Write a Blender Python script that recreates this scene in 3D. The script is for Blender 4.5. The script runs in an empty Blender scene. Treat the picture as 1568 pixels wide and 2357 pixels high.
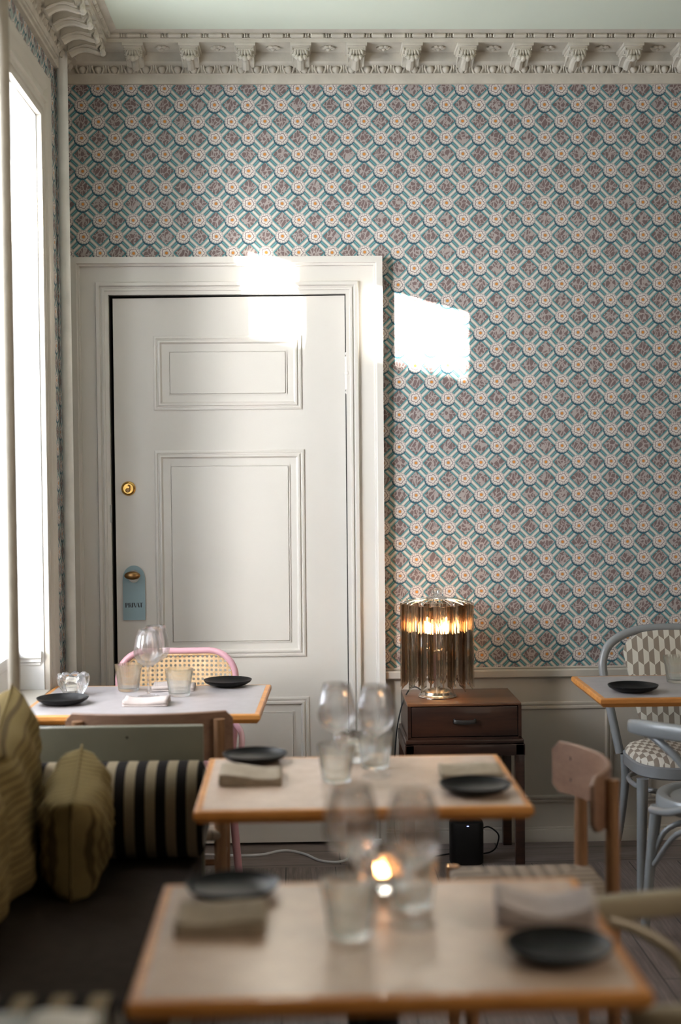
import bpy, bmesh, math, random
from mathutils import Vector, Matrix
random.seed(7)
C = bpy.context.scene.collection
PI = math.pi

# ---------------------------------------------------------------- camera, world, lights, exposure
sc = bpy.context.scene
F = 3267.0
yaw, pitch, roll = math.atan(98/F), math.atan(110/F), 0.009
fw = Vector((math.sin(yaw)*math.cos(pitch), math.cos(yaw)*math.cos(pitch), -math.sin(pitch)))
rt = fw.cross(Vector((0,0,1))).normalized(); up = rt.cross(fw)
r2 = rt*math.cos(roll) - up*math.sin(roll); u2 = rt*math.sin(roll) + up*math.cos(roll)
cd = bpy.data.cameras.new('camera'); cam = bpy.data.objects.new('camera', cd); C.objects.link(cam)
m = Matrix((r2, u2, -fw)).transposed().to_4x4(); m.translation = Vector((0,0,1.51)); cam.matrix_world = m
cd.sensor_fit = 'HORIZONTAL'; cd.sensor_width = 24.0; cd.lens = F*24/1568
cd.dof.use_dof = True; cd.dof.focus_distance = 5.25; cd.dof.aperture_fstop = 1.5
cd.clip_start = .05
sc.camera = cam
sc.view_settings.view_transform = 'Standard'; sc.view_settings.look = 'None'
sc.view_settings.gamma = 1; sc.view_settings.use_curve_mapping = False
sc.view_settings.exposure = 0.22

w = bpy.data.worlds.new('sky'); sc.world = w; w.use_nodes = True
w.node_tree.nodes['Background'].inputs[0].default_value = (.62, .78, 1, 1)
w.node_tree.nodes['Background'].inputs[1].default_value = 1.2

def lamp(name, kind, loc, direction, energy, color, size=None, sizey=None, angle=None):
    l = bpy.data.lights.new(name, kind); o = bpy.data.objects.new(name, l); C.objects.link(o)
    l.energy = energy; l.color = color
    if kind == 'AREA': l.shape = 'RECTANGLE'; l.size = size; l.size_y = sizey
    if angle is not None: l.angle = angle
    o.location = loc
    o.rotation_euler = Vector(direction).to_track_quat('-Z', 'Y').to_euler()
    return o
SUN = Vector((1, .926, -.285))
lamp('sun', 'SUN', (-6,-3,5), SUN, 110, (1, .93, .82), angle=.0093)
lamp('daylight_at_window', 'AREA', (-1.42, 4.2, 1.75), (1, .0, -.12), 100, (.86, .92, 1), 1.3, 2.0)
lamp('bright_sky_round_the_sun', 'AREA', (-3.0, 2.2, 2.35), (.65, .76, -.15), 290, (1, .96, .90), 1.1, 1.3)
lamp('fill_left_behind', 'AREA', (-1.05, -1.2, 1.75), (1, .25, -.1), 8, (1, .93, .82), 1.9, 1.6)  # added weak fill, left and behind the camera; the wall has no window here
lamp('warm_fill_right', 'AREA', (3.3, 1.2, 2.2), (-1, .25, -.42), 36, (1, .84, .68), 1.8, 1.4)  # added warm fill from the unseen right side, lifts the near table
lamp('warm_fill_behind', 'AREA', (2.2, -2.85, 1.7), (-.15, 1, -.05), 7, (1, .90, .76), 2.2, 1.6)  # added weak fill behind the camera, before a closed wall

# ---------------------------------------------------------------- node helpers
class S:
    """socket wrapper with arithmetic that builds Math nodes"""
    def __init__(s, t, k): s.t = t; s.k = k
    def _m(s, op, *a):
        n = s.t.nodes.new('ShaderNodeMath'); n.operation = op
        for i, v in enumerate((s,)+a):
            if isinstance(v, S): s.t.links.new(v.k, n.inputs[i])
            else: n.inputs[i].default_value = v
        return S(s.t, n.outputs[0])
    def __add__(s, o): return s._m('ADD', o)
    def __sub__(s, o): return s._m('SUBTRACT', o)
    def __mul__(s, o): return s._m('MULTIPLY', o)
    def __truediv__(s, o): return s._m('DIVIDE', o)
    def lt(s, o): return s._m('LESS_THAN', o)
    def gt(s, o): return s._m('GREATER_THAN', o)
    def abs(s): return s._m('ABSOLUTE')
    def floor(s): return s._m('FLOOR')
    def frac(s): return s._m('FRACT')
    def sin(s): return s._m('SINE')
    def sqrt(s): return s._m('SQRT')
    def min(s, o): return s._m('MINIMUM', o)
    def max(s, o): return s._m('MAXIMUM', o)
    def atan2(s, o): return s._m('ARCTAN2', o)
    def step(s, a, b):     # smooth ramp from a to b
        n = s.t.nodes.new('ShaderNodeMapRange'); n.interpolation_type = 'SMOOTHSTEP'
        s.t.links.new(s.k, n.inputs['Value']); n.inputs['From Min'].default_value = a; n.inputs['From Max'].default_value = b
        return S(s.t, n.outputs[0])
def newmat(name):
    mt = bpy.data.materials.new(name); mt.use_nodes = True
    return mt, mt.node_tree, mt.node_tree.nodes['Principled BSDF']
def mix(t, f, a, b):
    n = t.nodes.new('ShaderNodeMix'); n.data_type = 'RGBA'
    if isinstance(f, S): t.links.new(f.k, n.inputs[0])
    else: n.inputs[0].default_value = f
    for v, i in ((a, 6), (b, 7)):
        if isinstance(v, (tuple, list)): n.inputs[i].default_value = (*v[:3], 1)
        else: t.links.new(v, n.inputs[i])
    return n.outputs[2]
def coords(t, kind='Object', scale=None):
    n = t.nodes.new('ShaderNodeTexCoord'); sx = t.nodes.new('ShaderNodeSeparateXYZ')
    t.links.new(n.outputs[kind], sx.inputs[0])
    return n.outputs[kind], S(t, sx.outputs[0]), S(t, sx.outputs[1]), S(t, sx.outputs[2])
def combine(t, x, y, z):
    n = t.nodes.new('ShaderNodeCombineXYZ')
    for i, v in enumerate((x, y, z)):
        if isinstance(v, S): t.links.new(v.k, n.inputs[i])
        else: n.inputs[i].default_value = v
    return n.outputs[0]
def noise(t, vec, scale, detail=3, rough=.5, out=0):
    n = t.nodes.new('ShaderNodeTexNoise'); t.links.new(vec, n.inputs['Vector'])
    n.inputs['Scale'].default_value = scale; n.inputs['Detail'].default_value = detail; n.inputs['Roughness'].default_value = rough
    return S(t, n.outputs[out])
def bump(t, b, h, strength, dist=.002):
    n = t.nodes.new('ShaderNodeBump'); n.inputs['Strength'].default_value = strength; n.inputs['Distance'].default_value = dist
    t.links.new(h.k if isinstance(h, S) else h, n.inputs['Height']); t.links.new(n.outputs[0], b.inputs['Normal'])
def setc(t, b, c):
    if isinstance(c, (tuple, list)): b.inputs['Base Color'].default_value = (*c[:3], 1)
    else: t.links.new(c, b.inputs['Base Color'])

def plain(name, col, rough=.5, metal=0, var=.06, nscale=12, bmp=0, bscale=200, coat=0):
    mt, t, b = newmat(name)
    v, x, y, z = coords(t)
    n = noise(t, v, nscale, 4)
    lo = tuple(c*(1-var) for c in col); hi = tuple(min(1, c*(1+var)) for c in col)
    setc(t, b, mix(t, n.step(.3, .7), lo, hi))
    b.inputs['Roughness'].default_value = rough; b.inputs['Metallic'].default_value = metal
    b.inputs['Coat Weight'].default_value = coat
    if bmp: bump(t, b, noise(t, v, bscale, 3), bmp)
    return mt
def wood(name, c1, c2, axis='X', scale=6, rough=.45, coat=.1):
    mt, t, b = newmat(name)
    v, x, y, z = coords(t)
    k = dict(X=(.12, 1, 1), Y=(1, .12, 1), Z=(1, 1, .12))[axis]
    vv = combine(t, x*k[0], y*k[1], z*k[2])
    n = noise(t, vv, scale*4, 6, .6)
    n2 = noise(t, vv, scale*26, 3, .6)
    f = (n*.7 + n2*.3).step(.35, .66)
    setc(t, b, mix(t, f, c1, c2))
    b.inputs['Roughness'].default_value = rough; b.inputs['Coat Weight'].default_value = coat
    bump(t, b, n2, .08, .001)
    return mt
def emit(name, col, strength):
    mt, t, b = newmat(name)
    b.inputs['Base Color'].default_value = (*col, 1)
    b.inputs['Emission Color'].default_value = (*col, 1); b.inputs['Emission Strength'].default_value = strength
    return mt
def glassy(name, tint, clear, rough=0.0, glossy=0.0):
    mt, t, b = newmat(name); t.nodes.remove(b)
    out = t.nodes['Material Output']
    tr = t.nodes.new('ShaderNodeBsdfTransparent'); tr.inputs[0].default_value = (*tint, 1)
    gl = t.nodes.new('ShaderNodeBsdfGlass'); gl.inputs[0].default_value = (*tint, 1); gl.inputs['Roughness'].default_value = rough; gl.inputs['IOR'].default_value = 1.48
    mx = t.nodes.new('ShaderNodeMixShader'); mx.inputs[0].default_value = clear
    t.links.new(gl.outputs[0], mx.inputs[1]); t.links.new(tr.outputs[0], mx.inputs[2])
    last = mx
    if glossy:
        g = t.nodes.new('ShaderNodeBsdfGlossy'); g.inputs['Roughness'].default_value = .04; g.inputs[0].default_value = (1,1,1,1)
        m2 = t.nodes.new('ShaderNodeMixShader'); m2.inputs[0].default_value = glossy
        t.links.new(mx.outputs[0], m2.inputs[1]); t.links.new(g.outputs[0], m2.inputs[2]); last = m2
    t.links.new(last.outputs[0], out.inputs[0])
    return mt

def wallpaper(name, axis):
    mt, t, b = newmat(name)
    v, px, py, pz = coords(t)
    h = px if axis == 'X' else py
    wob = noise(t, v, 9, 2)
    X = (h - .402)/.1292 + (wob-.5)*.05; Z = (pz - 2.849)/.1273 + (noise(t, v, 7, 2, .5)-.5)*.04
    u = X + Z; q = X - Z
    fu = (u + 400.5).frac() - .5; fq = (q + 400.5).frac() - .5     # -.5..+.5 about the lattice lines
    du = fu.abs(); dq = fq.abs()
    d = du.min(dq)
    # the stripe that runs along the nearer lattice line; signed for its lit and dark side
    jag = (noise(t, v, 260, 1) - .5)*.03
    s = d + jag*.5
    # mauve ground with leaf tracery
    vo = t.nodes.new('ShaderNodeTexVoronoi'); vo.feature = 'DISTANCE_TO_EDGE'; vo.inputs['Scale'].default_value = 1.0
    nv = noise(t, v, 34, 2, .5)
    t.links.new(combine(t, X*9 + nv*2.2, Z*6.2 + nv*2.2, 0), vo.inputs['Vector'])
    leaf = S(t, vo.outputs['Distance']).step(.07, .13)
    ground = mix(t, leaf, (.38, .335, .32), (.175, .125, .125))
    teal_d = (.02, .125, .165); teal_l = (.15, .37, .38); cream = (.66, .605, .54); shade = (.33, .31, .30)
    # order from lattice line outwards: teal rib, cream rib, teal border, ground
    side = mix(t, (fu*0+ (du.lt(dq))*0 + (fu+fq)).gt(0), teal_l, teal_d)
    rib = mix(t, (s/.05).step(0, 1), teal_l, teal_d)
    cr = mix(t, ((s - .125).abs()/.055).step(.35, 1), cream, shade)
    bord = mix(t, (s - .195).step(.0, .05), teal_l, teal_d)
    c = mix(t, s.gt(.052), rib, cr)
    c = mix(t, s.gt(.185), c, bord)
    c = mix(t, s.gt(.245), c, ground)
    # flowers at the lattice points, in metric coordinates
    # offset to the nearest lattice point: X,Z offsets
    ox = (fu + fq)*.5; oz = (fu - fq)*.5
    r = (ox*ox + oz*oz).sqrt(); th = ox.atan2(oz)
    sh = ((ox+.014)*(ox+.014) + (oz+.045)*(oz+.045)).sqrt()
    c = mix(t, sh.lt(.224), c, (.025, .09, .13))
    lobes = (th*8).sin().abs()
    rr = r*.955 - lobes*.016 + (noise(t, v, 40, 1)-.5)*.02
    petal = mix(t, (rr/.2)  .step(.62, 1.0), (.71, .66, .61), (.38, .34, .34))
    petal = mix(t, ((th*8).sin().abs().lt(.22))*(r.gt(.13)), petal, (.34, .30, .31))
    c = mix(t, rr.lt(.195), c, petal)
    ri = r - (th*2.5+.6).sin().abs()*.03
    c = mix(t, (ri.lt(.118))*(ri.gt(.095)), c, (.20, .155, .17))
    c = mix(t, ri.lt(.095), c, mix(t, (r/.095).step(.5,1.1), (.50, .46, .44), (.72, .67, .62)))
    c = mix(t, r.lt(.05), c, (.36, .25, .2))
    c = mix(t, r.lt(.042), c, (.62, .25, .045))
    setc(t, b, c)
    b.inputs['Roughness'].default_value = .75
    return mt
def floormat():
    mt, t, b = newmat('worn_floor_planks')
    v, x, y, z = coords(t)
    border = y.gt(5.28)
    inv = border*-1 + 1
    across = x*inv + y*border; along = y*inv + x*border
    k = (across + 40.02)/.185
    idx = k.floor(); fk = k.frac()
    joint = (along + (idx*.73).frac()*2.3)/2.1
    fj = joint.frac()
    seed = (idx*12.98 + joint.floor()*7.1).sin()*.5
    vec = combine(t, along*.8 + seed*7, across*9 + seed*31, idx)
    n = noise(t, vec, 3.2, 8, .62); n2 = noise(t, vec, 14, 4, .6)
    tone = (n*.6 + n2*.4 + seed*.12).step(.3, .72)
    col = mix(t, tone, (.105, .078, .069), (.235, .188, .172))
    wv = t.nodes.new('ShaderNodeTexWave'); wv.wave_type = 'RINGS'; wv.inputs['Scale'].default_value = 7; wv.inputs['Distortion'].default_value = 5; wv.inputs['Detail'].default_value = 2
    t.links.new(combine(t, along*.55 + seed*5, across*2.6 + seed*9, 0), wv.inputs['Vector'])
    col = mix(t, S(t, wv.outputs['Fac']).step(.75, .95)*.45, col, (.10, .075, .07))
    gap = (fk.lt(.022)).max(fj.lt(.0022))
    col = mix(t, gap, col, (.012, .01, .01))
    setc(t, b, col); b.inputs['Roughness'].default_value = .5
    bump(t, b, n2 - gap*2, .15, .002)
    return mt
def stripes(name, c1, c2, period, axis='X', duty=.5, phase=0, thin=None, bmp=.2):
    mt, t, b = newmat(name)
    v, x, y, z = coords(t)
    h = dict(X=x, Y=y, Z=z)[axis]
    f = ((h + 10 + phase)/period).frac()
    k = f.gt(duty)
    weave = noise(t, v, 420, 2)
    cc = mix(t, k, c1, c2)
    cc = mix(t, weave.step(.3, .7)*.18, cc, (0.02, 0.02, 0.02))
    setc(t, b, cc); b.inputs['Roughness'].default_value = .95; b.inputs['Sheen Weight'].default_value = .0
    bump(t, b, weave, bmp, .001)
    return mt
def geofabric(name, ax2='Z', s=1.0):
    mt, t, b = newmat(name)
    v, x, y, z = coords(t)
    h = z if ax2 == 'Z' else y
    W = .0205*s; P = .0465*s
    zz = h/P + 200; row = zz.floor(); fz = zz.frac()
    u0 = ((x + row*W)/(2*W) + 300).frac()
    tri = (u0 - .5).abs()*2
    row2 = row - fz.lt(tri*.33)
    u = ((x + row2*W)/(2*W) + 300).frac()
    cc = mix(t, u.gt(.5), (.62, .58, .50), (.25, .205, .16))
    setc(t, b, cc); b.inputs['Roughness'].default_value = .8
    bump(t, b, noise(t, v, 500, 2), .15, .001)
    return mt
def cane(name):
    mt, t, b = newmat(name)
    v, x, y, z = coords(t)
    k = .0165
    a = x/k + 100; c = z/k + 100
    def hole(ax, cz):
        p = (ax.frac() - .5); q = (cz.frac() - .5)
        return (p*p + q*q).lt(.085)
    H = hole(a, c)
    tone = noise(t, v, 90, 2).step(.3, .7)
    cc = mix(t, tone, (.62, .40, .20), (.80, .58, .34))
    # crossing strands
    st = ((a + c)*2).frac().lt(.16).max(((a - c)*2 + 400).frac().lt(.16))
    cc = mix(t, st*.5, cc, (.40, .24, .11))
    setc(t, b, cc); b.inputs['Roughness'].default_value = .5
    inv = H*-1 + 1
    t.links.new(inv.k, b.inputs['Alpha'])
    return mt
def papercord(name):
    mt, t, b = newmat(name)
    v, x, y, z = coords(t)
    sel = x.abs().gt(y.abs())
    f = (((x*(sel*-1+1) + y*sel)*160)).sin()
    cc = mix(t, f.step(-1, .6), (.17, .125, .09), (.27, .205, .15))
    setc(t, b, cc); b.inputs['Roughness'].default_value = .8
    bump(t, b, f, .5, .002)
    return mt

M = dict(
 white=plain('aged_white_paint', (.53, .49, .43), .38, var=.03, nscale=3, bmp=.05, bscale=60),
 door=plain('gloss_white_door_paint', (.66, .635, .595), .30, var=.025, nscale=2.5, bmp=.06, bscale=40),
 plaster=plain('stucco_plaster', (.58, .54, .46), .75, var=.07, nscale=14, bmp=.25, bscale=90),
 ceil=plain('pale_green_ceiling_paint', (.74, .80, .68), .8, var=.02, nscale=2),
 farwall=plain('warm_brown_wall_paint', (.20, .165, .13), .8, var=.04),
 pipe=plain('white_enamel_pipe', (.84, .84, .81), .3),
 reveal=plain('white_reveal_paint', (.78, .78, .77), .5, var=.02),
 dark=plain('gap_shade', (.02, .018, .016), .8),
 sage=plain('sage_grey_lacquer', (.185, .18, .135), .42, var=.04),
 bench=plain('dark_brown_seat_fabric', (.028, .020, .015), .9, var=.12, nscale=30, bmp=.3, bscale=400),
 brown=wood('dark_mahogany', (.016, .006, .004), (.050, .019, .010), 'X', 4, .35, .3),
 browntop=wood('worn_mahogany_top', (.075, .028, .012), (.20, .085, .035), 'X', 3, .3, .3),
 oak=wood('oiled_oak', (.19, .09, .04), (.30, .155, .072), 'Z', 5, .45),
 oakback=wood('curved_oak_veneer', (.19, .10, .062), (.27, .155, .10), 'X', 5, .42),
 beech=wood('oiled_beech_table_edge', (.52, .20, .042), (.70, .31, .08), 'X', 6, .4),
 lino=plain('beige_linoleum_top', (.62, .465, .365), .27, var=.05, nscale=25, bmp=.04, bscale=300),
 linogrey=plain('grey_linoleum_top', (.37, .34, .345), .33, var=.06, nscale=25, bmp=.04, bscale=300),
 plate=plain('matte_black_stoneware', (.007, .007, .0075), .36, var=.1),
 napkin=plain('folded_linen', (.38, .31, .235), .9, var=.08, nscale=40, bmp=.4, bscale=500),
 napkinw=plain('pale_linen', (.46, .40, .38), .9, var=.06, nscale=40, bmp=.4, bscale=500),
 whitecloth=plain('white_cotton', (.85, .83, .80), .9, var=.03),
 brass=plain('polished_brass', (.78, .48, .14), .22, 1, .1, 30),
 bronze=plain('worn_bronze', (.30, .17, .07), .3, 1, .2, 40),
 chrome=plain('chrome', (.78, .76, .73), .12, 1, .02),
 silver=plain('brushed_silver', (.50, .47, .43), .20, 1, .02),
 steel=plain('dull_steel', (.35, .34, .32), .4, 1),
 pole=plain('beige_painted_pole', (.34, .29, .225), .4),
 blackp=plain('black_plastic', (.012, .012, .013), .45),
 blackm=plain('blackened_metal', (.018, .02, .019), .45, .3),
 wire=plain('white_cable', (.55, .56, .58), .5),
 greychair=plain('blue_grey_gloss_lacquer', (.235, .245, .255), .27, var=.03, coat=.2),
 beigechair=plain('beige_grey_lacquer', (.33, .275, .19), .3, var=.04, coat=.2),
 pink=plain('pink_lacquer', (.62, .34, .39), .3, var=.03, coat=.2),
 sign=plain('pale_blue_card', (.28, .40, .45), .6, var=.03),
 ink=plain('black_ink', (.03, .035, .04), .7),
 wax=plain('white_wax', (.85, .80, .7), .5),
 glass=glassy('clear_glass', (1, 1, 1), .68, 0, .012),
 greenglass=glassy('pressed_glass', (.985, .995, .985), .30, 0, 0),
 crystal=glassy('crystal', (1, 1, 1), .10, .0, .03),
 clearprism=glassy('clear_prism_glass', (.90, .86, .80), .12, 0, .16),
 smoked=glassy('smoked_prism_glass', (.68, .57, .47), .14, .01, .10),
 pane=glassy('window_pane', (1, 1, 1), .95, 0, .04),
 bulb=emit('warm_bulb', (1, .60, .28), 60),
 flame=emit('candle_flame', (1, .40, .13), 500),
 led=emit('blue_led', (.35, .4, 1), 2),
 leather=plain('black_leather', (.02, .018, .018), .5),
 bolster=stripes('cream_and_black_stripe', (.27, .215, .14), (.014, .011, .010), .0545, 'X', .5, .012),
 bolsterend=plain('bolster_end_print', (.20, .19, .165), .9, var=.75, nscale=22),
 olive=stripes('olive_gold_stripe', (.215, .155, .062), (.10, .068, .027), .019, 'Y', .78),
 olive2=stripes('olive_gold_wide_stripe', (.225, .165, .068), (.095, .065, .026), .022, 'X', .72),
 cane=cane('cane_webbing'), cord=papercord('woven_paper_cord'),
 geo=geofabric('geometric_hexagon_fabric'), geoseat=geofabric('geometric_hexagon_seat_fabric', 'Y', .8),
 paperb=wallpaper('flower_lattice_wallpaper', 'X'), paperl=wallpaper('flower_lattice_wallpaper_side', 'Y'),
 floor=floormat(),
 facade=plain('facade_render', (.45, .40, .34), .9),
)

for k_, v_ in (('plate', .16), ('blackp', .25), ('bench', .1), ('olive', .1), ('olive2', .1), ('bolster', .1), ('napkin', .1), ('napkinw', .1)):
    M[k_].node_tree.nodes['Principled BSDF'].inputs['Specular IOR Level'].default_value = v_

# ---------------------------------------------------------------- mesh helpers
def obj(name, bm, mat, parent=None, smooth=False, loc=None, kind=None):
    bmesh.ops.recalc_face_normals(bm, faces=bm.faces)
    me = bpy.data.meshes.new(name); bm.to_mesh(me); bm.free()
    if mat is not None: me.materials.append(M[mat] if isinstance(mat, str) else mat)
    if smooth:
        for p in me.polygons: p.use_smooth = True
        if smooth != 'all': me.set_sharp_from_angle(angle=math.radians(38))
    o = bpy.data.objects.new(name, me); C.objects.link(o)
    if parent is not None: o.parent = parent
    if loc: o.location = loc
    if kind: o['kind'] = kind
    return o
def box(bm, a, b, bev=0, seg=2):
    x0, y0, z0 = a; x1, y1, z1 = b
    r = bmesh.ops.create_cube(bm, size=1)
    vs = r['verts']
    for v in vs: v.co = Vector(((x0+x1)/2 + v.co.x*(x1-x0), (y0+y1)/2 + v.co.y*(y1-y0), (z0+z1)/2 + v.co.z*(z1-z0)))
    if bev:
        es = list({e for v in vs for e in v.link_edges})
        bmesh.ops.bevel(bm, geom=es, offset=bev, segments=seg, affect='EDGES', profile=.5)
def lathe(bm, prof, seg=40, rf=None, close=False, center=(0,0)):
    """prof: list of (r, z); rf(i, theta, r, z) -> (r, z)"""
    rings = []
    for i, (r, z) in enumerate(prof):
        if r < 1e-6: rings.append([bm.verts.new((center[0], center[1], z))]); continue
        ring = []
        for k in range(seg):
            th = 2*PI*k/seg; rr, zz = (rf(i, th, r, z) if rf else (r, z))
            ring.append(bm.verts.new((center[0]+rr*math.cos(th), center[1]+rr*math.sin(th), zz)))
        rings.append(ring)
    pairs = list(zip(rings, rings[1:])) + ([(rings[-1], rings[0])] if close else [])
    for A, B in pairs:
        if len(A) == 1 and len(B) == 1: continue
        for k in range(seg):
            k2 = (k+1) % seg
            if len(A) == 1: bm.faces.new((A[0], B[k], B[k2]))
            elif len(B) == 1: bm.faces.new((A[k], A[k2], B[0]))
            else: bm.faces.new((A[k], A[k2], B[k2], B[k]))
def smoothpts(P, n=8, closed=False):
    P = [Vector(p) for p in P]; out = []
    N = len(P)
    rng = range(N if closed else N-1)
    for i in rng:
        p1, p2 = P[i], P[(i+1) % N]
        p0 = P[i-1] if (i > 0 or closed) else p1*2 - p2
        p3 = P[(i+2) % N] if (i+2 < N or closed) else p2*2 - p1
        for k in range(n):
            t = k/n
            out.append(.5*((2*p1) + (p2-p0)*t + (2*p0-5*p1+4*p2-p3)*t*t + (3*p1-p0-3*p2+p3)*t**3))
    if not closed: out.append(P[-1])
    return out
def tube(bm, P, r, seg=14, closed=False, flat=None, cap=True):
    """r: number or function t->radius.  flat=(a,b): half sizes sideways and upwards, superelliptic band"""
    P = [Vector(p) for p in P]; N = len(P); rings = []
    prev = None
    for i, p in enumerate(P):
        a = P[i-1] if (i > 0 or closed) else p; b = P[(i+1) % N] if (i < N-1 or closed) else p
        t = (b-a).normalized()
        if flat:
            side = t.cross(Vector((0,0,1)))
            if side.length < .05: side = prev or Vector((1,0,0))
            side.normalize(); upv = side.cross(t).normalized()
        else:
            if prev is None:
                side = t.cross(Vector((0,0,1)) if abs(t.z) < .9 else Vector((0,1,0))).normalized()
            else:
                side = (prev - t*prev.dot(t)).normalized()
            upv = t.cross(side).normalized()
        prev = side
        tt = i/(N-1) if N > 1 else 0
        k = r(tt) if callable(r) else r
        ring = []
        for s in range(seg):
            th = 2*PI*s/seg; c, sn = math.cos(th), math.sin(th)
            if flat:
                e = .55
                c = math.copysign(abs(c)**e, c); sn = math.copysign(abs(sn)**e, sn)
                v = p + side*(c*flat[0]*k) + upv*(sn*flat[1]*k)
            else: v = p + side*(c*k) + upv*(sn*k)
            ring.append(bm.verts.new(v))
        rings.append(ring)
    pairs = list(zip(rings, rings[1:])) + ([(rings[-1], rings[0])] if closed else [])
    for A, B in pairs:
        for s in range(seg): bm.faces.new((A[s], A[(s+1)%seg], B[(s+1)%seg], B[s]))
    if cap and not closed:
        bm.faces.new(rings[0][::-1]); bm.faces.new(rings[-1])
def sweep(bm, path, prof, nrm, closed=True):
    """mitred moulding. path: points in a plane with normal nrm; prof: (a, b) a to the left of travel (in plane), b along nrm"""
    n = Vector(nrm).normalized(); P = [Vector(p) for p in path]; N = len(P); rings = []
    for i, p in enumerate(P):
        d1 = (p - P[i-1]).normalized() if (i > 0 or closed) else None
        d2 = (P[(i+1) % N] - p).normalized() if (i < N-1 or closed) else None
        if d1 is None: d1 = d2
        if d2 is None: d2 = d1
        l1 = n.cross(d1); l2 = n.cross(d2)
        mt = (l1 + l2).normalized(); k = 1/max(.2, mt.dot(l1))
        rings.append([bm.verts.new(p + mt*(a*k) + n*b) for a, b in prof])
    pairs = list(zip(rings, rings[1:])) + ([(rings[-1], rings[0])] if closed else [])
    L = len(prof)
    for A, B in pairs:
        for s in range(L-1): bm.faces.new((A[s], A[s+1], B[s+1], B[s]))
    if not closed:
        for R in (rings[0], rings[-1]):
            try: bm.faces.new(R)
            except Exception: pass
def prism(bm, poly, y0, y1):
    """poly in XZ, extruded along Y"""
    A = [bm.verts.new((x, y0, z)) for x, z in poly]; B = [bm.verts.new((x, y1, z)) for x, z in poly]
    bm.faces.new(A); bm.faces.new(B[::-1])
    for i in range(len(poly)):
        j = (i+1) % len(poly); bm.faces.new((A[i], A[j], B[j], B[i]))
def thing(name, label, cat, loc=(0,0,0), rz=0, group=None):
    o = bpy.data.objects.new(name, None); C.objects.link(o); o.empty_display_size = .05
    o.location = loc; o.rotation_euler = (0, 0, rz); tag(o, label, cat, group); return o
def tag(o, label, cat, group=None):
    o['label'] = label; o['category'] = cat
    if group: o['group'] = group
    return o
def dup(root, loc, rz=0, label=None, group=None):
    r = root.copy(); C.objects.link(r); r.location = loc; r.rotation_euler = (0, 0, rz)
    if label: r['label'] = label
    if group: r['group'] = group
    for ch in list(root.children):
        c = ch.copy(); C.objects.link(c); c.parent = r
        for g in list(ch.children):
            d = g.copy(); C.objects.link(d); d.parent = c
    return r
def struct(name, bm, mat, parent=None, smooth=False):
    return obj(name, bm, mat, parent, smooth, kind=None if parent else 'structure')
def sroot(name):
    o = bpy.data.objects.new(name, None); C.objects.link(o); o['kind'] = 'structure'; return o
B = bmesh.new

# ================================================================ THE SHELL
XL, YB, ZC = -.89, 5.59, 3.135            # left wall, back wall, ceiling
XR, YF = 3.6, -3.0
DL, DR, DT = -.73, .195, 2.176            # door opening
bm = B(); box(bm, (XL-.6, YF-.2, -.1), (XR+.2, YB+.3, 0)); struct('floor', bm, 'floor')
bm = B(); box(bm, (XL-.5, YF-.2, ZC), (XR+.2, YB+.3, ZC+.1)); struct('ceiling', bm, 'ceil')
# back wall with the doorway cut out
bm = B()
box(bm, (XL-.5, YB, 0), (DL, YB+.15, ZC)); box(bm, (DR, YB, 0), (XR+.2, YB+.15, ZC)); box(bm, (DL, YB, DT), (DR, YB+.15, ZC))
struct('wall_back', bm, 'paperb')
bm = B(); box(bm, (XR, YF-.2, 0), (XR+.2, YB+.2, ZC)); struct('wall_right', bm, 'farwall')
bm = B(); box(bm, (XL-.5, YF-.2, 0), (XR+.2, YF, ZC)); struct('wall_front', bm, 'farwall')
# left wall with the window opening: papered face, deep reveals
WN, WF, WB, WT = 3.64, 4.955, .735, 2.722   # near, far, bottom of recess, head
XO = XL - .5
bm = B()
box(bm, (XO, WF, 0), (XL, YB+.15, ZC)); box(bm, (XO, YF-.2, 0), (XL, WN, ZC))
box(bm, (XO, WN, WT), (XL, WF, ZC)); box(bm, (XO, WN, 0), (XL, WF, WB-.03))
struct('wall_left', bm, 'paperl')
bm = B()   # painted linings of the recess
e = .004
box(bm, (XO, WF-e, WB), (XL+.001, WF+.001, WT)); box(bm, (XO, WN-.001, WB), (XL+.001, WN+e, WT)); box(bm, (XO, WN, WT-e), (XL+.001, WF, WT+.001))
struct('trim_7', bm, 'reveal')
# ---- window
wn = sroot('window_1')
XG = -1.2
bm = B()
def vbar(y0, y1, z0=.90, z1=WT, x0=XG-.03, x1=XG+.03): box(bm, (x0, y0, z0), (x1, y1, z1), .004)
for y0, y1 in ((WN, 3.835), (WF-.03, WF), (4.20, 4.43)): vbar(y0, y1)
box(bm, (XG-.03, WN, WT-.085), (XG+.03, WF, WT), .004); box(bm, (XG-.03, WN, .86), (XG+.03, WF, .95), .004)
box(bm, (XG-.02, WN, 1.93), (XG+.02, WF, 1.97), .004)
obj('window_frame', bm, 'reveal', wn, True)
for i, (y0, y1) in enumerate(((3.835, 4.20), (4.43, WF-.03))):
    bm = B(); box(bm, (XG-.003, y0, .95), (XG+.003, y1, WT-.085)); obj('pane', bm, 'pane', wn)
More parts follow.
